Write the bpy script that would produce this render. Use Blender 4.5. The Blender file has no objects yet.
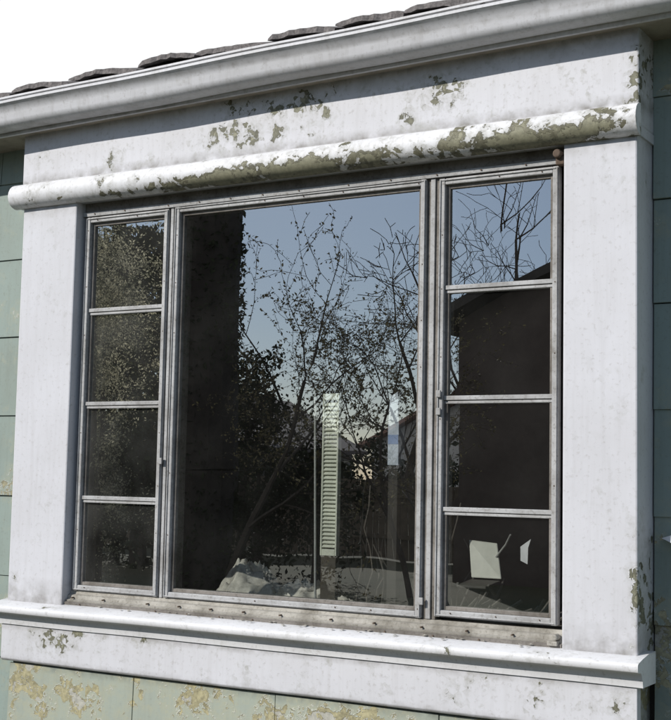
import bpy, math, random
from mathutils import Vector, Matrix, noise
random.seed(7)
S=bpy.context.scene
S.view_settings.view_transform='Standard'; S.view_settings.look='None'
S.view_settings.exposure=0; S.view_settings.gamma=1

# ---------------------------------------------------------------- helpers
def link(o,parent=None):
    S.collection.objects.link(o)
    if parent: o.parent=parent
    return o
def empty(name):
    o=bpy.data.objects.new(name,None); S.collection.objects.link(o); return o
def mesh(name,v,f,mat,parent=None,bevel=0,smooth=False,segs=2):
    m=bpy.data.meshes.new(name); m.from_pydata(v,[],f); m.validate(); m.update()
    import bmesh
    bm=bmesh.new(); bm.from_mesh(m); bmesh.ops.recalc_face_normals(bm,faces=bm.faces); bm.to_mesh(m); bm.free()
    o=bpy.data.objects.new(name,m)
    if mat: m.materials.append(mat)
    if smooth:
        for p in m.polygons: p.use_smooth=True
        m.set_sharp_from_angle(angle=math.radians(50))
    if bevel:
        b=o.modifiers.new('bevel','BEVEL'); b.width=bevel; b.segments=segs; b.limit_method='ANGLE'; b.angle_limit=math.radians(40)
    return link(o,parent)
class MB:
    def __init__(s): s.v=[]; s.f=[]
    def box(s,x0,x1,y0,y1,z0,z1):
        b=len(s.v)
        s.v+=[(x0,y0,z0),(x1,y0,z0),(x1,y1,z0),(x0,y1,z0),(x0,y0,z1),(x1,y0,z1),(x1,y1,z1),(x0,y1,z1)]
        s.f+=[(b,b+3,b+2,b+1),(b+4,b+5,b+6,b+7),(b,b+1,b+5,b+4),(b+1,b+2,b+6,b+5),(b+2,b+3,b+7,b+6),(b+3,b,b+4,b+7)]
        return s
    def ext(s,prof,x0,x1,n=1,wob=0):
        """extrude closed (y,z) profile along x"""
        b=len(s.v); k=len(prof)
        for i in range(n+1):
            x=x0+(x1-x0)*i/n
            for (y,z) in prof:
                w=noise.noise(Vector((x*1.7,y*3,z*3)))*wob
                s.v.append((x,y+w*.4,z+w))
        for i in range(n):
            for j in range(k):
                a=b+i*k+j; c=b+i*k+(j+1)%k
                s.f.append((a,c,c+k,a+k))
        s.f.append(tuple(b+j for j in range(k))); s.f.append(tuple(b+n*k+j for j in range(k))[::-1])
        return s
    def seg(s,p,q,r0,r1,n=4,cap=True):
        p=Vector(p);q=Vector(q);d=(q-p)
        if d.length<1e-6: return s
        d.normalize()
        u=d.orthogonal().normalized(); w=d.cross(u)
        b=len(s.v)
        for (c,r) in ((p,r0),(q,r1)):
            for i in range(n):
                a=2*math.pi*i/n
                s.v.append(tuple(c+(u*math.cos(a)+w*math.sin(a))*r))
        for i in range(n):
            j=(i+1)%n
            s.f.append((b+i,b+j,b+n+j,b+n+i))
        if cap: s.f.append(tuple(b+i for i in range(n))[::-1]); s.f.append(tuple(b+n+i for i in range(n)))
        return s
    def leaf(s,c,size,asp=1.0):
        c=Vector(c); d=Vector((random.gauss(0,1),random.gauss(0,1),random.gauss(0,1))).normalized()
        u=d.orthogonal().normalized(); u=(Matrix.Rotation(random.random()*6.28,3,d)@u); w=d.cross(u)
        b=len(s.v)
        s.v+=[tuple(c-u*size),tuple(c+w*size*.5*asp+d*size*.2),tuple(c+u*size),tuple(c-w*size*.5*asp+d*size*.2)]
        s.f.append((b,b+1,b+2,b+3)); return s
    def tilt(s):
        """the old eaves are not level: they climb slightly towards the right end"""
        s.v=[(x,y,z+.028+.0150*(x+.5)) for (x,y,z) in s.v]; return s
    def obj(s,name,mat,parent=None,**k): return mesh(name,s.v,s.f,mat,parent,**k)

# ---------------------------------------------------------------- node materials
class NM:
    def __init__(s,name,rough=.6,metal=0,spec=.5):
        s.m=bpy.data.materials.new(name); s.m.use_nodes=True
        s.t=s.m.node_tree; s.n=s.t.nodes; s.b=s.n['Principled BSDF']
        s.b.inputs['Roughness'].default_value=rough; s.b.inputs['Metallic'].default_value=metal
        s.b.inputs['Specular IOR Level'].default_value=spec
        s.tc=s.n.new('ShaderNodeTexCoord').outputs['Object']
    def L(s,a,b): s.t.links.new(a,b)
    def inp(s,sock,v):
        if isinstance(v,(int,float)): sock.default_value=v
        elif isinstance(v,(tuple,list)): sock.default_value=tuple(v)+((1,) if len(v)==3 and sock.type=='RGBA' else ())
        else: s.L(v,sock)
    def math(s,op,a,b=0,clamp=False):
        n=s.n.new('ShaderNodeMath'); n.operation=op; n.use_clamp=clamp
        s.inp(n.inputs[0],a); s.inp(n.inputs[1],b); return n.outputs[0]
    def vm(s,op,a,b):
        n=s.n.new('ShaderNodeVectorMath'); n.operation=op
        s.inp(n.inputs[0],a); s.inp(n.inputs[1],b); return n
    def noise(s,scale,detail=5,rough=.6,vec=None,dist=0,stretch=None):
        n=s.n.new('ShaderNodeTexNoise'); n.inputs['Scale'].default_value=scale
        n.inputs['Detail'].default_value=detail; n.inputs['Roughness'].default_value=rough
        n.inputs['Distortion'].default_value=dist
        v=vec or s.tc
        if stretch: v=s.vm('MULTIPLY',v,stretch).outputs[0]
        s.L(v,n.inputs['Vector']); return n
    def voro(s,scale,vec=None,feat='F1'):
        n=s.n.new('ShaderNodeTexVoronoi'); n.feature=feat; n.inputs['Scale'].default_value=scale
        s.L(vec or s.tc,n.inputs['Vector']); return n
    def ramp(s,v,a,b,lo=0,hi=1):
        n=s.n.new('ShaderNodeMapRange'); n.inputs['From Min'].default_value=a; n.inputs['From Max'].default_value=b
        n.inputs['To Min'].default_value=lo; n.inputs['To Max'].default_value=hi
        s.L(v,n.inputs['Value']); return n.outputs[0]
    def mix(s,f,a,b,mode='MIX'):
        n=s.n.new('ShaderNodeMix'); n.data_type='RGBA'; n.blend_type=mode
        s.inp(n.inputs['Factor'],f); s.inp(n.inputs['A'],a); s.inp(n.inputs['B'],b); return n.outputs['Result']
    def bump(s,h,dist=.002,st=1,prev=None):
        n=s.n.new('ShaderNodeBump'); n.inputs['Distance'].default_value=dist; n.inputs['Strength'].default_value=st
        s.L(h,n.inputs['Height'])
        if prev: s.L(prev,n.inputs['Normal'])
        return n.outputs[0]
    def color(s,c): s.inp(s.b.inputs['Base Color'],c)
    def normal(s,c): s.L(c,s.b.inputs['Normal'])

def peel(name,paint,under,under2,t=.7,scale=5,blobs=(),flake=45,dirt=.35,dirtcol=(.25,.23,.2),rough=.6,streak=.25,grime=(),halo_amt=.6,fw=.13):
    m=NM(name,rough,0,.3)
    wob=m.noise(14,3)
    sc=m.n.new('ShaderNodeVectorMath'); sc.operation='SCALE'; m.L(wob.outputs['Color'],sc.inputs[0]); sc.inputs['Scale'].default_value=.035
    vec=m.vm('ADD',m.tc,sc.outputs[0]).outputs[0]
    nz=m.noise(scale,6,.66,vec)
    vo=m.voro(flake,vec)
    sep=m.n.new('ShaderNodeSeparateColor'); m.L(vo.outputs['Color'],sep.inputs[0])
    v=m.math('ADD',nz.outputs['Fac'],m.math('MULTIPLY',m.math('SUBTRACT',sep.outputs[0],.5),fw))
    for (x,z,rx,rz,st) in blobs:
        d=m.vm('SUBTRACT',m.tc,(x,0,z)).outputs[0]
        d=m.vm('MULTIPLY',d,(1/rx,0,1/rz)).outputs[0]
        l=m.n.new('ShaderNodeVectorMath'); l.operation='LENGTH'; m.L(d,l.inputs[0])
        g=m.math('SUBTRACT',1.0,l.outputs['Value'],True)
        v=m.math('ADD',v,m.math('MULTIPLY',g,st))
    m1=m.ramp(v,t,t+.008); m2=m.ramp(v,t+.085,t+.095); edge=m.math('SUBTRACT',m.ramp(v,t-.018,t-.004),m1,True)
    big=m.noise(2.2,4,.65); fine=m.noise(60,3,.7); st=m.noise(1,4,.7,stretch=(38,38,2.2))
    dn=m.math('MULTIPLY',m.ramp(big.outputs['Fac'],.40,.72),dirt)
    col=m.mix(dn,paint,tuple(a*.5+b*.5 for a,b in zip(paint,dirtcol)))
    col=m.mix(m.math('MULTIPLY',m.ramp(st.outputs['Fac'],.48,.76),streak),col,dirtcol)
    col=m.mix(m.math('MULTIPLY',m.ramp(fine.outputs['Fac'],.56,.75),.4),col,dirtcol)
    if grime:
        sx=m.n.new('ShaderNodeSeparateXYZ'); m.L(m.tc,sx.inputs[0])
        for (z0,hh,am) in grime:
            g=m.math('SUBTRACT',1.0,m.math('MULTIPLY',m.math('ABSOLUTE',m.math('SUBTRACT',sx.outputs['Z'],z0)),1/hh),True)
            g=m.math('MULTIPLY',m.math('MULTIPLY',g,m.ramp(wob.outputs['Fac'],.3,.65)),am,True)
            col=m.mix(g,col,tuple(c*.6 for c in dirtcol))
    halo=m.ramp(v,t-.15,t)
    col=m.mix(m.math('MULTIPLY',m.math('MULTIPLY',halo,m.ramp(fine.outputs['Fac'],.25,.6)),halo_amt),col,tuple(a*.35+b*.65 for a,b in zip(paint,under)))
    col=m.mix(m.math('MULTIPLY',edge,.35),col,(.68,.68,.66))
    un=m.mix(m.ramp(m.math('ADD',m.math('MULTIPLY',fine.outputs['Fac'],.5),m.math('MULTIPLY',wob.outputs['Fac'],.5)),.4,.6),under,tuple(c*.5 for c in under))
    u2=m.mix(m.ramp(fine.outputs['Fac'],.35,.65),under2,tuple(c*.7 for c in under2))
    col=m.mix(m1,col,un); col=m.mix(m2,col,u2)
    m.color(col)
    h=m.math('SUBTRACT',m.math('ADD',m.math('MULTIPLY',edge,.5),1.0),m.math('ADD',m1,m2))
    b=m.bump(h,.0018,.9); b2=m.bump(m.math('ADD',m.math('MULTIPLY',fine.outputs['Fac'],.12),big.outputs['Fac']),.006,.4,b)
    m.normal(b2); return m.m

WH=(.60,.60,.63); OL=(.21,.205,.145); CR=(.31,.30,.215)
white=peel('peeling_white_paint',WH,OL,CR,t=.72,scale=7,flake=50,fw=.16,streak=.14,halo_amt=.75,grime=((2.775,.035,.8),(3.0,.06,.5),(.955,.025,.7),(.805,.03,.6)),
  blobs=[(.82,2.92,.40,.17,.25),(.6,2.85,.35,.07,.20),(1.5,2.88,.4,.13,.15),(.1,2.8,.4,.05,.10),(-.1,.92,.25,.09,.27),(2.1,1.2,.16,.3,.18),(.3,.95,.5,.04,.12),(1.85,.9,.45,.1,.12),(2.19,2.9,.06,.25,.3)])
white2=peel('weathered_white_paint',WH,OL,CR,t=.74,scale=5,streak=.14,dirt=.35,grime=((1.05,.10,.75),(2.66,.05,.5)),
  blobs=[(2.19,1.25,.05,.3,.3),(-.4,1.1,.06,.1,.2)])
rollm=peel('badly_peeling_moulding_paint',(.73,.73,.745),(.20,.19,.13),(.27,.26,.18),t=.64,scale=9,flake=36,halo_amt=.85,fw=.15,
  blobs=[(.95,2.682,.65,.058,.40),(.5,2.68,.3,.035,.2),(1.85,2.68,.55,.06,.32),(1.6,2.73,.12,.06,.22),(2.1,2.73,.1,.08,.28),(.1,2.675,.5,.02,.12)])
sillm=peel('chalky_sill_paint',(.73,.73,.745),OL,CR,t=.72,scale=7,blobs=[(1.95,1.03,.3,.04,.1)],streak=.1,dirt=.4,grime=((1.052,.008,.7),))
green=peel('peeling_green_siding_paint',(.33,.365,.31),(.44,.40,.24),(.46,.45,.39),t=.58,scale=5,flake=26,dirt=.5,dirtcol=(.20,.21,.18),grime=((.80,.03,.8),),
  blobs=[(-.2,.72,.35,.14,.14),(.5,.75,.3,.12,.08),(1.2,.72,.4,.1,.1),(2.25,.8,.4,.5,.25)])
green2=peel('green_siding_paint',(.255,.31,.28),(.40,.37,.24),(.40,.38,.32),t=.68,scale=5,flake=30,dirt=.6,dirtcol=(.15,.155,.12),
  blobs=[(-.65,.95,.15,.16,.2),(2.3,1.1,.3,.8,.16),(-.6,1.5,.12,.1,.1)])
gutm=peel('gutter_enamel',(.62,.62,.64),(.3,.28,.24),(.25,.22,.18),t=.78,scale=5,rough=.5,streak=.3,dirt=.5,grime=((2.985,.012,.5),(3.07,.012,.4)))

def alum(name,base=(.42,.42,.40),dark=(.12,.105,.085),metal=.55,rough=.42,amt=.5):
    m=NM(name,rough,metal,.3)
    a=m.noise(7,5,.7); b=m.noise(90,4,.7)
    c=m.mix(m.math('MULTIPLY',m.ramp(a.outputs['Fac'],.42,.72),amt),base,dark)
    c=m.mix(m.math('MULTIPLY',m.ramp(b.outputs['Fac'],.52,.7),.6),c,dark)
    m.color(c); m.normal(m.bump(b.outputs['Fac'],.0006,.5))
    m.L(m.ramp(a.outputs['Fac'],.3,.7,rough-.06,rough+.2),m.b.inputs['Roughness']); return m.m
frame_m=alum('oxidised_aluminium',(.42,.42,.42),(.14,.125,.105),.12,.66,amt=.5); frame_d=alum('dirty_aluminium',(.23,.21,.19),(.07,.06,.045),.1,.7,.8)
subsill_m=alum('grimy_sill_metal',(.38,.36,.32),(.11,.095,.07),.05,.7,.8)
rust=alum('rusty_screw',(.14,.10,.075),(.07,.05,.035),.2,.7)

def plain(name,c,rough=.7,var=.35,scale=20,metal=0,bump=.001):
    m=NM(name,rough,metal); a=m.noise(scale,5,.65)
    m.color(m.mix(m.ramp(a.outputs['Fac'],.3,.7),tuple(x*(1-var) for x in c),tuple(min(1,x*(1+var*.5)) for x in c)))
    if bump: m.normal(m.bump(a.outputs['Fac'],bump,.6))
    return m.m
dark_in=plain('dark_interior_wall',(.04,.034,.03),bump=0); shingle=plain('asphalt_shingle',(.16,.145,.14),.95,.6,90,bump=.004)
bench_m=plain('dark_wood',(.06,.045,.03)); bark=plain('bark',(.05,.04,.034),.9,.5,12,bump=0)
soff=plain('soffit_paint',(.34,.30,.24),.8,.4,6)
lou=plain('pale_louvre_paint',(.78,.79,.66),.6,.25,8,bump=0)

def leafm(name,c1,c2,tr=.3):
    m=NM(name,.8,0,.1); oi=m.noise(6,2,.7)
    col=m.mix(m.ramp(oi.outputs['Fac'],.4,.6),c1,c2)
    m.color(col)
    if tr:
        t=m.n.new('ShaderNodeBsdfTranslucent'); m.L(col,t.inputs['Color'])
        mx=m.n.new('ShaderNodeMixShader'); mx.inputs[0].default_value=tr
        m.L(m.b.outputs[0],mx.inputs[1]); m.L(t.outputs[0],mx.inputs[2])
        m.L(mx.outputs[0],m.n['Material Output'].inputs['Surface'])
    return m.m
leaf_dark=leafm('dark_evergreen_needles',(.012,.018,.010),(.03,.038,.02),0)
leaf_gold=leafm('sunlit_leaves',(.08,.085,.05),(.62,.58,.42),.6)
bud_m=leafm('spring_buds',(.09,.08,.05),(.2,.17,.09),0)

def glassm(name,refl=.34,film=.03):
    m=bpy.data.materials.new(name); m.use_nodes=True; n=m.node_tree.nodes; l=m.node_tree.links
    n.clear(); out=n.new('ShaderNodeOutputMaterial')
    tr=n.new('ShaderNodeBsdfTransparent'); tr.inputs[0].default_value=(.93,.96,.94,1)
    gl=n.new('ShaderNodeBsdfGlossy'); gl.inputs['Roughness'].default_value=.0; gl.inputs['Color'].default_value=(.95,.97,.98,1)
    tc=n.new('ShaderNodeTexCoord'); nz=n.new('ShaderNodeTexNoise'); nz.inputs['Scale'].default_value=2.5; nz.inputs['Detail'].default_value=1
    l.new(tc.outputs['Object'],nz.inputs['Vector'])
    bp=n.new('ShaderNodeBump'); bp.inputs['Distance'].default_value=.0012; bp.inputs['Strength'].default_value=.5
    l.new(nz.outputs['Fac'],bp.inputs['Height']); l.new(bp.outputs[0],gl.inputs['Normal'])
    mx=n.new('ShaderNodeMixShader'); mx.inputs[0].default_value=refl
    l.new(tr.outputs[0],mx.inputs[1]); l.new(gl.outputs[0],mx.inputs[2])
    df=n.new('ShaderNodeBsdfDiffuse'); df.inputs[0].default_value=(.5,.5,.46,1)
    n2=n.new('ShaderNodeTexNoise'); n2.inputs['Scale'].default_value=4; n2.inputs['Detail'].default_value=6
    l.new(tc.outputs['Object'],n2.inputs['Vector'])
    mr=n.new('ShaderNodeMapRange'); mr.inputs['From Min'].default_value=.35; mr.inputs['From Max'].default_value=.8
    mr.inputs['To Min'].default_value=film*.25; mr.inputs['To Max'].default_value=film*2
    l.new(n2.outputs['Fac'],mr.inputs['Value'])
    m2=n.new('ShaderNodeMixShader'); l.new(mr.outputs[0],m2.inputs[0]); l.new(mx.outputs[0],m2.inputs[1]); l.new(df.outputs[0],m2.inputs[2])
    l.new(m2.outputs[0],out.inputs['Surface']); return m
glass=glassm('window_glass',.40,.010); glass_d=glassm('dusty_window_glass',.42,.045)

# ================================================================= HOUSE
house=empty('house')
XL,XR=-9.0,9.0
w=MB()
w.box(XL,-.43,.19,.34,.0,2.9); w.box(2.21,XR,.19,.34,.0,2.9)
w.box(-.43,2.21,.19,.34,.0,1.0); w.box(-.43,2.21,.19,.34,2.7,2.9)
w.box(-.43,-.16,.19,.34,1.0,2.7); w.box(1.97,2.21,.19,.34,1.0,2.7)
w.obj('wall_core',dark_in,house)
r=MB()
r.box(-3,4.5,4.0,4.1,0,2.85); r.box(-3.1,-3,.34,4.1,0,2.85); r.box(4.5,4.6,.34,4.1,0,2.85)
r.box(-3.1,4.6,.34,4.1,2.85,2.89); r.box(-3.1,4.6,.34,4.1,-.05,0.05)
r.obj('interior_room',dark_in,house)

def siding(name,x0,x1,y,rows,mat,w=.645,off=0,jit=.004):
    s=MB()
    for ri,(z0,z1) in enumerate(rows):
        xx=x0-((x0-off-(ri%2)*w*.5)%w)
        while xx<x1:
            a=max(xx+.0015,x0); b=min(xx+w-.0015,x1)
            if b-a>.01:
                jy=random.uniform(-jit,jit)*.4; dz=random.uniform(-.0025,.0025)
                s.ext([(y-.012+jy,z0+dz),(y-.004+jy,z1-.001),(y+.006,z1-.001),(y+.006,z0+dz)],a,b)
            xx+=w
    return s.obj(name,mat,house,bevel=.0012,segs=1)
rows=[(0.108,.448),(.448,.788),(.788,1.128),(1.128,1.468),(1.468,2.147-.34),(2.147-.34,2.147),(2.147,2.487),(2.487,2.827),(2.827,3.04)]
siding('siding_left',XL,-.425,.16,rows,green2,off=-.72)
siding('siding_right',2.205,XR,.16,rows,green2,off=2.5)
siding('siding_under_window',-.41,2.19,.008,[(0.0,.12),(.12,.46),(.46,.80)],green,off=.239-.645+.0)
b=MB(); b.box(-.40,2.18,.018,.185,0,.99); b.obj('bay_box',green,house)

for nm,a,c in (('pilaster_left',-.43,-.135),('pilaster_right',1.955,2.2)):
    p=MB(); p.ext([(0,1.03),(0,2.70),(.186,2.70),(.186,1.03)],a,c,n=1)
    p.obj(nm,white2,house,bevel=.006)
h=MB(); h.box(-.445,2.205,.002,.184,2.702,3.05); h.obj('header_panel',white,house,bevel=.006)
prof=[(.0005,2.766),(-.018,2.763),(-.033,2.756),(-.045,2.744),(-.052,2.729),(-.055,2.711),(-.051,2.694),(-.043,2.680),(-.030,2.670),(-.014,2.664),(.0005,2.663)]
m=MB(); m.ext(prof,-.47,2.212,n=60,wob=.004); m.obj('header_roll_moulding',rollm,house,smooth=True)
m=MB(); m.box(-.462,2.207,.0025,.18,2.668,2.70); m.obj('moulding_backer',white,house)
prof=[(.10,1.052),(.03,1.050),(-.03,1.041),(-.068,1.033),(-.076,1.029),(-.078,1.022),(-.077,1.008),(-.072,1.004),(-.050,1.002),(-.040,.994),(-.031,.975),(-.027,.955),(.10,.955)]
m=MB(); m.ext(prof,-.465,2.225,n=60,wob=.003); m.obj('window_sill',sillm,house,smooth=True)
m=MB(); m.ext([(-.020,.954),(-.020,.815),(-.012,.806),(.015,.806),(.015,.954)],-.435,2.205,n=40,wob=.003); m.obj('sill_apron',white,house,bevel=.003)

# ---------------- window
FY=.04
t=MB()
t.box(-.134,1.954,.052,.15,2.628,2.699); t.obj('window_head',frame_d,house,bevel=.002)
t=MB(); t.box(-.15,-.136+.012,.06,.18,1.06,2.627); t.box(1.932,1.97,.06,.18,1.06,2.627)
t.obj('window_jambs',frame_d,house,bevel=.002)
t=MB()
t.ext([(.022,1.046),(.018,1.066),(.03,1.070),(.034,1.084),(.046,1.088),(.05,1.10),(.16,1.10),(.16,1.046)],-.133,1.952,n=50,wob=.0015)
t.obj('window_bottom_track',subsill_m,house)
t=MB(); t.ext([(.012,1.047),(.010,1.058),(.017,1.060),(.017,1.047)],-.13,1.95,n=50,wob=.001); t.obj('track_lip',frame_d,house)
t=MB(); t.ext([(.038,2.612),(.036,2.628),(.05,2.632),(.06,2.632),(.06,2.612)],-.132,1.952,n=40,wob=.0015); t.obj('head_flashing',frame_m,house)
screws=MB()
def unit(nm,x0,x1,z0,z1,bars,gm,sw=.022,rw=.022):
    f=MB()
    y0,y1=FY,.072
    f.box(x0,x0+sw,y0,y1,z0,z1); f.box(x1-sw,x1,y0,y1,z0,z1)
    f.box(x0+sw,x1-sw,y0+.002,y1,z1-rw,z1); f.box(x0+sw,x1-sw,y0+.002,y1,z0,z0+rw)
    f.obj(nm+'_storm_frame',frame_m,house,bevel=.003)
    f=MB()
    for a,bb in ((x0+.003,x0+.008),(x1-.008,x1-.003)): f.box(a,bb,y0-.004,y0-.0005,z0+.004,z1-.004)
    f.box(x0+.0085,x1-.0085,y0-.003,y0+.001,z1-.009,z1-.004)
    f.box(x0+.0085,x1-.0085,y0-.003,y0+.001,z0+.004,z0+.009)
    f.obj(nm+'_frame_bead',frame_m,house,bevel=.0015)
    f=MB(); iw=.013; a=x0+sw; c=x1-sw; d=z0+rw; e=z1-rw
    f.box(a,a+iw,.056,.10,d,e); f.box(c-iw,c,.056,.10,d,e); f.box(a+iw,c-iw,.057,.10,e-iw,e); f.box(a+iw,c-iw,.057,.10,d,d+iw)
    f.obj(nm+'_inner_frame',frame_d,house,bevel=.002)
    if bars:
        f=MB()
        for z in bars:
            f.box(a+.001,c-.001,.048,.082,z-.004,z+.011); f.box(a+.001,c-.001,.053,.085,z-.016,z-.006)
        f.obj(nm+'_glazing_bars',frame_m,house,bevel=.002)
    zs=[d]+([] if not bars else sorted(bars))+[e]
    g=MB()
    for i in range(len(zs)-1):
        k=len(g.v); ty=random.uniform(-.0012,.0012)
        g.v+=[(a,.066+ty,zs[i]),(c,.066-ty,zs[i]),(c,.066+ty*.5,zs[i+1]),(a,.066,zs[i+1])]; g.f.append((k,k+1,k+2,k+3))
    g.obj(nm+'_glass',gm,house)
    z=z0+.03
    while z<z1:
        for xx in (x0+.014,x1-.012):
            if random.random()<.6: screws.seg((xx,y0-.0015,z),(xx,y0+.001,z),.002,.0028,6)
        z+=random.uniform(.16,.24)
    x=x0+.06
    while x<x1-.03:
        for zz in (z0+.014,z1-.014):
            if random.random()<.6: screws.seg((x,y0-.001,zz),(x,y0+.003,zz),.002,.0028,6)
        x+=random.uniform(.14,.22)
bars=[1.467,1.843,2.222]
unit('left_sidelight',-.118,.308,1.102,2.608,bars,glass_d)
unit('picture',.338,1.437,1.102,2.612,None,glass)
unit('right_sidelight',1.487,1.924,1.112,2.606,bars,glass)
t=MB(); t.box(.309,.337,.05,.16,1.10,2.611); t.box(1.438,1.486,.052,.16,1.10,2.611); t.obj('mullion_posts',frame_d,house,bevel=.002)
t=MB(); t.box(.316,.330,.044,.0495,1.101,2.611); t.box(1.452,1.470,.045,.0515,1.101,2.611); t.obj('mullion_strips',frame_m,house,bevel=.002)
x=-.1
while x<1.93:
    screws.seg((x,.016,1.075),(x,.034,1.075),.003,.003,6)
    if random.random()<.5: screws.seg((x+.05,.008,1.052),(x+.05,.014,1.052),.003,.003,6)
    screws.seg((x+.03,.034,2.62),(x+.03,.039,2.62),.0028,.003,6); x+=random.uniform(.14,.22)
screws.obj('frame_screws',rust,house)
t=MB(); t.box(1.925,1.955,.005,.036,2.60,2.628); t.seg((1.935,-.012,2.635),(1.935,.03,2.635),.014,.018,10); t.obj('corner_latch',rust,house,bevel=.004)
t=MB(); t.box(1.905,1.94,.0,.03,1.053,1.068); t.seg((1.93,.0,1.08),(1.93,.03,1.08),.010,.012,8); t.obj('corner_clips',subsill_m,house,bevel=.004)
random.seed(12)
cm=MB()
for i in range(70):
    x=random.uniform(-.12,1.93); y=random.uniform(-.02,.02); s_=random.uniform(.002,.007)
    k=len(cm.v); zc=1.0445+(y+.02)*.2
    for q in range(5):
        a_=q*1.2566+random.uniform(-.3,.3); cm.v.append((x+math.cos(a_)*s_*1.5,y+math.sin(a_)*s_,zc+random.uniform(0,.003)))
    cm.v.append((x,y,zc+s_*.7))
    for q in range(5): cm.f.append((k+q,k+(q+1)%5,k+5))
cm.obj('paint_crumbs',subsill_m,house)
t=MB()
for (xx,zz) in ((1.497,1.86),(1.497,1.80),(.31,1.62),(1.44,1.16)): t.box(xx-.007,xx+.010,.028,.0355,zz-.012,zz+.012)
t.obj('storm_clips',frame_m,house,bevel=.002)

# ---------------- eaves: soffit, gutter, roof
GY=-.055
s=MB(); s.box(XL,XR,GY+.012,.16,2.948,2.962); s.tilt().obj('soffit',soff,house)
s=MB(); s.box(XL,XR,GY-.002,GY+.0115,2.942,3.09); s.tilt().obj('fascia_board',gutm,house)
gp=[(GY-.003,2.955),(GY-.03,2.953),(GY-.055,2.955),(GY-.074,2.965),(GY-.082,2.982),(GY-.084,3.005),(GY-.092,3.022),(GY-.104,3.035),(GY-.114,3.042),(GY-.114,3.052),(GY-.108,3.0525),(GY-.108,3.057),(GY-.116,3.058),(GY-.116,3.066),(GY-.104,3.068),(GY-.100,3.056),(GY-.09,3.045),(GY-.012,3.045),(GY-.003,3.068)]
g=MB(); g.ext(gp,XL,XR,n=160,wob=.006); g.tilt().obj('rain_gutter',gutm,house,smooth=True)
sl=math.tan(math.radians(14))
rd=MB(); rd.v=[(XL,-.12,3.09),(XR,-.12,3.09),(XR,3.5,3.09+3.62*sl),(XL,3.5,3.09+3.62*sl),(XR,7.2,3.09),(XL,7.2,3.09)]
rd.f=[(0,1,2,3),(3,2,4,5)]; rd.tilt().obj('roof_deck',shingle,house)
rt=MB()
random.seed(9)
for c in range(4):
    yb=-.165+c*.14; zb=3.090+c*.14*sl+.004*c
    x=XL+(c%2)*.15
    while x<XR:
        wd=random.uniform(.27,.37); n=12; base=len(rt.v); th=.013 if c==0 else .010
        hump=random.uniform(.004,.020) if c==0 else .004; sk=random.uniform(.002,.020); pw=random.uniform(.5,1.2); dn=random.uniform(0,.012)
        for i in range(n+1):
            u=i/n
            hz=hump*math.sin(math.pi*u)**pw
            jag=random.uniform(-.004,.004) if c==0 else 0
            xx=x+u*(wd-random.uniform(.004,.008)); zz=zb+hz*.9-sk*u
            yy=yb+random.uniform(-.006,.006)
            r0=(.006 if i in(0,n) else 0)
            rt.v+=[(xx,yy,zz-th-dn*(u**3)+r0+jag),(xx,yy+.004,zz+th*.6-r0+jag*.3),(xx,yb+.20,zb+.2*sl+.004),(xx,yb+.20,zb+.2*sl-.010)]
        for i in range(n):
            a=base+i*4
            for j in range(4): rt.f.append((a+j,a+(j+1)%4,a+4+(j+1)%4,a+4+j))
        rt.f.append((base,base+1,base+2,base+3)); rt.f.append((base+n*4+3,base+n*4+2,base+n*4+1,base+n*4))
        x+=wd
rt.tilt().obj('roof_shingles',shingle,house)

t=MB(); t.v+=[(2.235,.13,1.40),(2.33,.06,1.37),(2.34,.06,1.43),(2.235,.145,1.40),(2.33,.09,1.37),(2.34,.09,1.43)]
t.f+=[(0,1,2),(5,4,3),(0,3,4,1),(1,4,5,2),(2,5,3,0)]
t.seg((2.30,.16,1.40),(2.30,.08,1.40),.012,.012,8)
t.obj('wall_bracket',plain('white_plastic',(.75,.75,.78),.5,.1),None)

# ================================================================= inside
wb=MB(); wb.box(-.1,1.95,.36,1.05,.98,1.03)
for xx in (-.05,1.85):
    for yy in (.4,1.0): wb.box(xx,xx+.06,yy-.03,yy+.03,.05,.979)
wb.obj('workbench',bench_m,None,bevel=.004)
sh=empty('louvred_shutter')
f=MB(); f.box(.823,.831,.385,.41,1.27,1.895); f.box(.889,.897,.385,.41,1.27,1.895); f.box(.8315,.8885,.385,.41,1.87,1.895); f.box(.8315,.8885,.385,.41,1.27,1.295)
f.obj('stiles',lou,sh,bevel=.002)
f=MB(); f.box(.826,.894,.388,.41,1.031,1.268); f.obj('lower_block',bench_m,sh,bevel=.002)
random.seed(3)
f=MB(); z=1.30
while z<1.86:
    f.ext([(.388,z),(.385,z+.003),(.396,z+.015),(.399,z+.012)],.8315,.8885); z+=.0155+random.uniform(-.001,.001)
f.obj('louvres',lou,sh)
pl=plain('grey_plastic',(.5,.5,.48),.5,.2)
t=MB(); t.seg((.800,.40,1.032),(.765,.42,1.91),.005,.004,8)
t.obj('curtain_rod',pl,None)
ct=empty('carton')
t=MB(); t.box(1.105,1.152,.40,.45,1.62,1.78); t.v+=[(1.105,.40,1.781),(1.152,.40,1.781),(1.152,.45,1.781),(1.105,.45,1.781),(1.106,.41,1.88),(1.140,.41,1.90),(1.140,.44,1.90),(1.106,.44,1.88)]
t.f+=[(8,9,10,11),(12,13,14,15),(8,9,13,12),(9,10,14,13),(10,11,15,14),(11,8,12,15)]
t.obj('box',plain('blue_white_card',(.62,.67,.76),.6,.3,30),ct,bevel=.002)
t=MB(); t.box(1.107,1.15,.399,.3995,1.70,1.735); t.obj('label',plain('blue_print',(.25,.35,.6),.6,.2),ct)
t=MB(); t.box(1.108,1.149,.402,.44,1.031,1.618); t.obj('dark_stack',plain('dark_card',(.03,.025,.02)),ct,bevel=.002)
hv=[];hf=[];nx,ny=110,44
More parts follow.
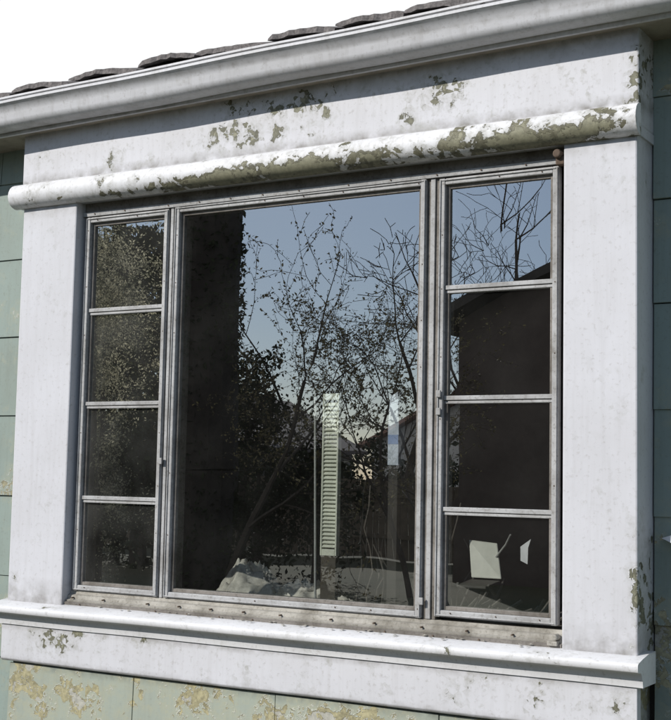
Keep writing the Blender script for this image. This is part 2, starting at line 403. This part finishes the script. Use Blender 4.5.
for j in range(ny+1):
    for i in range(nx+1):
        u=i/nx;vv=j/ny;x=.18+u*.82;y=.37+vv*.30
        e=max(0,math.sin(math.pi*u))**.5*max(0,math.sin(math.pi*vv))**.5
        p=Vector((x*8,y*8,3.1)); rg=1-abs(noise.noise(p))*2; r2=1-abs(noise.noise(p*2.3+Vector((9,2,0))))*2; r3=noise.noise(p*5)
        pk=math.exp(-((u-.26)/.12)**2)*.16+math.exp(-((u-.62)/.1)**2)*.05
        hv.append((x+noise.noise(p*1.7)*.025,y+noise.noise(p*1.3+Vector((5,0,0)))*.025,1.032+e*(.035+pk*(.6+.4*r2))+e*(.035*rg+.028*r2+.012*r3)))
for j in range(ny):
    for i in range(nx):
        a=j*(nx+1)+i; hf.append((a,a+1,a+nx+2,a+nx+1))
mesh('crumpled_cloth',hv,hf,plain('grey_cloth',(.74,.70,.62),.9,.6,15),None,smooth=True)
ch=empty('folding_chair'); wp=plain('white_plastic_chair',(.8,.79,.70),.5,.12)
cx0,cy0,cz0=1.40,.66,1.032
f=MB()
f.v+=[(cx0-.075,cy0,cz0+.31),(cx0+.035,cy0+.02,cz0+.30),(cx0+.075,cy0-.03,cz0+.17),(cx0-.045,cy0-.04,cz0+.17)]
f.v+=[(x,y+.008,z) for (x,y,z) in f.v[:4]]
f.f+=[(0,1,2,3),(7,6,5,4),(0,4,5,1),(1,5,6,2),(2,6,7,3),(3,7,4,0)]
f.obj('backrest',wp,ch,bevel=.004)
f=MB(); f.v+=[(cx0-.045,cy0-.045,cz0+.165),(cx0+.075,cy0-.035,cz0+.165),(cx0+.07,cy0-.16,cz0+.15),(cx0-.05,cy0-.16,cz0+.15)]
f.v+=[(x,y,z-.01) for (x,y,z) in f.v[:4]]
f.f+=[(0,1,2,3),(7,6,5,4),(0,4,5,1),(1,5,6,2),(2,6,7,3),(3,7,4,0)]
f.obj('seat',plain('dark_seat',(.1,.09,.08)),ch,bevel=.003)
f=MB()
dk=plain('dark_metal',(.12,.11,.1),.5,.3)
for sx in (-.05,.075):
    f.seg((cx0+sx,cy0-.15,cz0+.155),(cx0+sx,cy0+.06,cz0),.005,.005,8); f.seg((cx0+sx,cy0-.0,cz0+.17),(cx0+sx,cy0-.19,cz0),.005,.005,8)
f.obj('legs',dk,ch)
f=MB(); f.seg((cx0+.04,cy0+.0,cz0+.25),(cx0+.10,cy0-.05,cz0+.30),.004,.004,8); f.seg((cx0+.10,cy0-.05,cz0+.30),(cx0+.14,cy0-.1,cz0+.34),.004,.003,8)
f.obj('arm',pl,ch)
t=MB(); t.v+=[(1.585,.55,1.28),(1.625,.52,1.27),(1.635,.5,1.33),(1.625,.55,1.36),(1.58,.56,1.33)]; t.f+=[(0,1,2,3,4)]
t.obj('paper_sheet',plain('paper',(.7,.7,.72),.8,.1),None)
t=MB()
for i in range(30):
    x=random.uniform(1.1,1.75); y=random.uniform(.4,.6); L=random.uniform(.05,.2); a=random.uniform(-.5,.5)
    t.seg((x,y,1.045),(x+L,y+a*.1,1.045+random.uniform(0,.12)),.008,.006,6)
t.obj('tool_pile',plain('old_metal_tools',(.16,.145,.13),.5,.5,40,.4),None)
t=MB()
random.seed(5)
for i in range(14):
    x=random.uniform(.74,1.25); y=random.uniform(.5,.7); hgt=random.uniform(.2,.6)
    p=Vector((x,y,1.03))
    for k in range(6):
        q=p+Vector((random.uniform(-.03,.03),random.uniform(-.03,.03),hgt/6)); t.seg(p,q,.003,.0025,5); p=q
t.obj('dried_plant_stems',plain('dry_stems',(.16,.14,.12),.8),None)

# ================================================================= YARD (seen as reflections)
gm=NM('lawn_grass',.95)
a=gm.noise(.25,6,.7); b_=gm.noise(9,4,.7)
c=gm.mix(gm.ramp(a.outputs['Fac'],.4,.62),(.045,.05,.022),(.08,.07,.04)); c=gm.mix(gm.math('MULTIPLY',gm.ramp(b_.outputs['Fac'],.4,.7),.5),c,(.03,.04,.015))
gm.color(c); gm.normal(gm.bump(b_.outputs['Fac'],.03,.8))
mesh('lawn_ground',[(-300,-300,0),(300,-300,0),(300,300,0),(-300,300,0)],[(0,1,2,3)],gm.m)

def grow(mb,buds,p,d,L,r,depth,up,budn,bs,mn,zmax):
    n=3
    rr=r
    for i in range(n):
        if p.z>zmax: return
        sg=.14 if depth>2 else .2
        d=(d+Vector((random.gauss(0,sg),random.gauss(0,sg),random.gauss(0,sg*.7)+up*.3))).normalized()
        q=p+d*(L/n); r2=max(mn,rr*.86)
        mb.seg(p,q,rr,r2,5 if depth>3 else 3,False)
        if depth<=2:
            for _ in range(budn):
                if random.random()<.75: buds.leaf(p.lerp(q,random.random())+Vector((random.gauss(0,.02),random.gauss(0,.02),random.gauss(0,.02))),bs*random.uniform(.6,1.4))
        if depth>0 and (i>0 or (depth<3 and random.random()<.4)):
            a=random.uniform(.5,1.0); ax=Matrix.Rotation(random.random()*6.28,3,d)@d.orthogonal()
            nd=(d*math.cos(a)+ax.normalized()*math.sin(a)).normalized()
            grow(mb,buds,q,nd,L*random.uniform(.55,.8),max(mn,r2*.6),depth-1,up,budn,bs,mn,zmax)
        p,rr=q,r2
    if depth>1:
        grow(mb,buds,p,d,L*.75,max(mn,rr*.8),depth-1,up,budn,bs,mn,zmax)
def tree(name,x,y,h,r,lean,depth=5,budn=2,bs=.02,mn=.006,seed=1,up=.12,zmax=5.4):
    random.seed(seed); e=empty(name); a=MB(); b=MB()
    grow(a,b,Vector((x,y,-.05)),Vector(lean).normalized(),h,r,depth,up,budn,bs,mn,zmax)
    a.obj('trunk_and_branches',bark,e)
    if b.v: b.obj('buds',bud_m,e)
def foliage(name,cs,n,size,mat,trunk=True,parent=None,ncl=26):
    e=parent or empty(name); b=MB(); t=MB()
    for (x,y,z,rx,ry,rz) in cs:
        cl=[(Vector((x+random.gauss(0,.45)*rx,y+random.gauss(0,.45)*ry,z+random.gauss(0,.45)*rz)),random.uniform(.15,.4)) for _ in range(ncl)]
        for _ in range(n):
            c,s=random.choice(cl); m=min(rx,rz)
            b.leaf(c+Vector((random.gauss(0,s*m*.6),random.gauss(0,s*m*.6),random.gauss(0,s*m*.6))),size*random.uniform(.6,1.4))
        if trunk: t.seg((x,y,-.05),(x,y,z),.09,.03,6)
    b.obj('leaves',mat,e)
    if t.v: t.obj('trunk',bark,e)
    return e
tree('bare_tree',-5.5,-8.5,1.7,.06,(.35,0,1),depth=5,budn=3,bs=.020,mn=.003,seed=3,zmax=5.3)
tree('bare_tree',-3.3,-10,1.5,.05,(-.15,.05,1),depth=5,budn=4,bs=.018,mn=.0025,seed=11,zmax=5.6)
tree('bare_tree',-7.3,-13.5,2.0,.06,(.05,0,1),depth=5,budn=4,bs=.028,mn=.003,seed=52,zmax=6.9)
tree('bare_tree',-4.6,-11.5,1.6,.05,(-.35,0,1),depth=5,budn=4,bs=.022,mn=.0025,seed=78,zmax=5.9)
tree('bare_tree',-8.0,-21,3.0,.2,(.1,0,1),depth=5,budn=0,bs=.03,mn=.006,seed=21,zmax=10)
tree('bare_tree',-9.4,-23,3.0,.16,(.1,0,1),depth=5,budn=0,bs=.03,mn=.006,seed=24,zmax=10)
tree('bare_tree',-13,-27,3.2,.16,(.1,0,1),depth=5,budn=0,bs=.05,mn=.010,seed=31,zmax=8)
random.seed(2)
iv=empty('ivy_covered_tree')
t=MB(); p=Vector((-6.3,-9,-.05)); rr=.46
for k in range(7):
    q=p+Vector((random.uniform(-.03,.03),0,.85)); t.seg(p,q,rr,rr*.99,14); p=q; rr*=.99
t.obj('trunk',plain('dark_bark',(.025,.02,.018),.9,.5,12,bump=0),iv)
b=MB()
for _ in range(4200):
    a=random.random()*6.28; z=random.uniform(0,5.9); rad=random.uniform(.44,.50)+.04*math.sin(z*2)
    b.leaf((-6.3+math.cos(a)*rad,-9+math.sin(a)*rad,z),random.uniform(.025,.05))
b.obj('ivy',leaf_dark,iv)
foliage('leafy_tree',[(-7.5,-8.3,1.4,.8,.4,1.2),(-7.3,-8.3,2.6,.9,.4,1.2),(-7.6,-8.4,4.1,.9,.4,.9),(-8.0,-8.6,3.2,.8,.4,1.2),(-7.2,-8.0,3.6,.8,.4,1.0)],5200,.019,leaf_gold,ncl=44)
foliage('evergreen_hedge',[(-12.6,-14,1.5,1.6,.6,1.5),(-11.4,-14,1.7,1.4,.6,1.6),(-10.4,-14,1.5,1.5,.6,1.4),(-12.4,-14,3.9,1.5,.6,1.3),(-11.2,-14,4.2,1.5,.6,1.3),(-11.8,-14,5.3,1.4,.6,.7)],3200,.09,leaf_dark,ncl=60)
foliage('evergreen_shrub',[(-7.4,-12,1.6,.9,.8,1.4),(-6.6,-12.4,1.1,.9,.8,1.2),(-7.8,-12.2,2.7,.6,.6,.7)],4600,.04,leaf_dark,ncl=40)
foliage('distant_tree_line',[(x,-34+random.uniform(-2,2),1.6,3.2,1,1.5) for x in range(-46,14,4)],1100,.13,leaf_dark)
fm=plain('weathered_fence_wood',(.13,.105,.08),.85,.4,6,bump=0)
f=MB(); x=-26
while x<6:
    f.box(x,x+.13,-18.02,-18.0,.03,1.55+random.uniform(-.02,.02)); x+=.145
f.box(-26,6,-17.995,-17.95,.4,.48); f.box(-26,6,-17.995,-17.95,1.2,1.28); f.obj('wooden_fence',fm)
def nhouse(x0,x1,y0,y1,he,hr,wc,rc,win=True):
    e=empty('neighboring_house'); wm=plain('wall_paint',wc,.8,.2,5,bump=0); rm=plain('roof_shingle',rc,.9,.4,12,bump=0)
    xm=(x0+x1)/2
    m=MB(); m.v+=[(x0,y0,0),(x1,y0,0),(x1,y0,he),(xm,y0,hr),(x0,y0,he),(x0,y1,0),(x1,y1,0),(x1,y1,he),(xm,y1,hr),(x0,y1,he)]
    m.f+=[(0,1,2,3,4),(9,8,7,6,5),(0,4,9,5),(1,6,7,2)]; m.obj('walls',wm,e)
    m=MB(); o=.45; s=(hr-he)/(xm-x0)
    for sg,xe in ((-1,x0),(1,x1)):
        b=len(m.v); xo=xe+sg*o; zo=he-o*s+.03
        m.v+=[(xo,y0+o,zo),(xm,y0+o,hr+.03),(xm,y1-o,hr+.03),(xo,y1-o,zo),(xo,y0+o,zo+.15),(xm,y0+o,hr+.18),(xm,y1-o,hr+.18),(xo,y1-o,zo+.15)]
        m.f+=[(b,b+1,b+2,b+3),(b+4,b+5,b+6,b+7),(b,b+1,b+5,b+4),(b+3,b+2,b+6,b+7),(b,b+3,b+7,b+4)]
    m.obj('roof',rm,e)
    m=MB(); g=MB()
    for wx in (xm+.9,x1-1.6):
        g.box(wx,wx+1.0,y0+.01,y0+.03,1.0,2.2)
        m.box(wx-.08,wx,y0+.01,y0+.06,.92,2.28); m.box(wx+1.0,wx+1.08,y0+.01,y0+.06,.92,2.28); m.box(wx,wx+1.0,y0+.01,y0+.06,2.2,2.28); m.box(wx,wx+1.0,y0+.01,y0+.06,.92,1.0); m.box(wx,wx+1.0,y0+.012,y0+.05,1.58,1.62)
    m.box(xm-.45,xm+.45,y0+.01,y0+.05,0,2.1)
    m.obj('trim_and_door',plain('trim_paint',(.3,.3,.28),bump=0),e); g.obj('windows',plain('dark_window_glass',(.02,.02,.025),.1,.1,bump=0),e)
nhouse(-5.4,3.4,-14.5,-22,4.15,6.1,(.075,.06,.055),(.035,.032,.032))
nhouse(-21,-13,-40,-48,2.9,4.9,(.45,.45,.45),(.35,.22,.18))
nhouse(-30,-23,-34,-42,2.7,4.6,(.2,.2,.2),(.12,.11,.11))

# ================================================================= light, sky
az,el=math.radians(36),math.radians(30)
D=Vector((-math.sin(az)*math.cos(el),-math.cos(az)*math.cos(el),math.sin(el)))
sun=bpy.data.lights.new('sun','SUN'); sun.energy=4.5; sun.angle=math.radians(.5); sun.color=(1,.965,.91)
so=bpy.data.objects.new('sun',sun); S.collection.objects.link(so); so.rotation_euler=D.to_track_quat('Z','Y').to_euler(); so.location=D*30
W=bpy.data.worlds.new('World'); S.world=W; W.use_nodes=True; n=W.node_tree.nodes; l=W.node_tree.links
bg=n['Background']
sk=n.new('ShaderNodeTexSky'); sk.sky_type='NISHITA'; sk.sun_disc=False; sk.sun_elevation=el; sk.sun_rotation=math.atan2(D.x,D.y)%(2*math.pi)
sk.dust_density=.4; sk.ozone_density=2.3; sk.air_density=1.0
bg.inputs['Strength'].default_value=.10
tint=n.new('ShaderNodeMix'); tint.data_type='RGBA'; tint.blend_type='MULTIPLY'; tint.inputs['Factor'].default_value=1
l.new(sk.outputs[0],tint.inputs['A']); tint.inputs['B'].default_value=(.90,.97,1.08,1)
haze=n.new('ShaderNodeMix'); haze.data_type='RGBA'; haze.inputs['Factor'].default_value=.35
l.new(tint.outputs['Result'],haze.inputs['A']); haze.inputs['B'].default_value=(5.2,6.1,7.2,1)
tc=n.new('ShaderNodeTexCoord'); sp=n.new('ShaderNodeSeparateXYZ'); l.new(tc.outputs['Generated'],sp.inputs[0])
nz=n.new('ShaderNodeTexNoise'); nz.inputs['Scale'].default_value=2.5; nz.inputs['Detail'].default_value=4; l.new(tc.outputs['Generated'],nz.inputs['Vector'])
ad=n.new('ShaderNodeMath'); ad.operation='MULTIPLY_ADD'; l.new(nz.outputs['Fac'],ad.inputs[0]); ad.inputs[1].default_value=.5; l.new(sp.outputs['Y'],ad.inputs[2])
mr=n.new('ShaderNodeMapRange'); mr.interpolation_type='SMOOTHSTEP'; l.new(ad.outputs[0],mr.inputs['Value']); mr.inputs['From Min'].default_value=.3; mr.inputs['From Max'].default_value=.8
mx=n.new('ShaderNodeMix'); mx.data_type='RGBA'; l.new(mr.outputs[0],mx.inputs['Factor']); l.new(haze.outputs['Result'],mx.inputs['A']); mx.inputs['B'].default_value=(10.2,10.3,10.4,1)
l.new(mx.outputs['Result'],bg.inputs['Color'])

# ================================================================= camera
cam=bpy.data.cameras.new('camera'); co=bpy.data.objects.new('camera',cam); S.collection.objects.link(co)
R=Vector((.8591,.5115,.0199)); Fw=Vector((-.511,.8548,.0909)).normalized()
R=(R-Fw*R.dot(Fw)).normalized(); Up=R.cross(Fw)
M=Matrix((R,Up,-Fw)).transposed().to_4x4(); M.translation=Vector((3.4586,-3.9338,1.5658)); co.matrix_world=M
cam.sensor_fit='HORIZONTAL'; cam.sensor_width=36; cam.lens=36*1300/671; cam.clip_end=1000; cam.clip_start=.05
S.camera=co
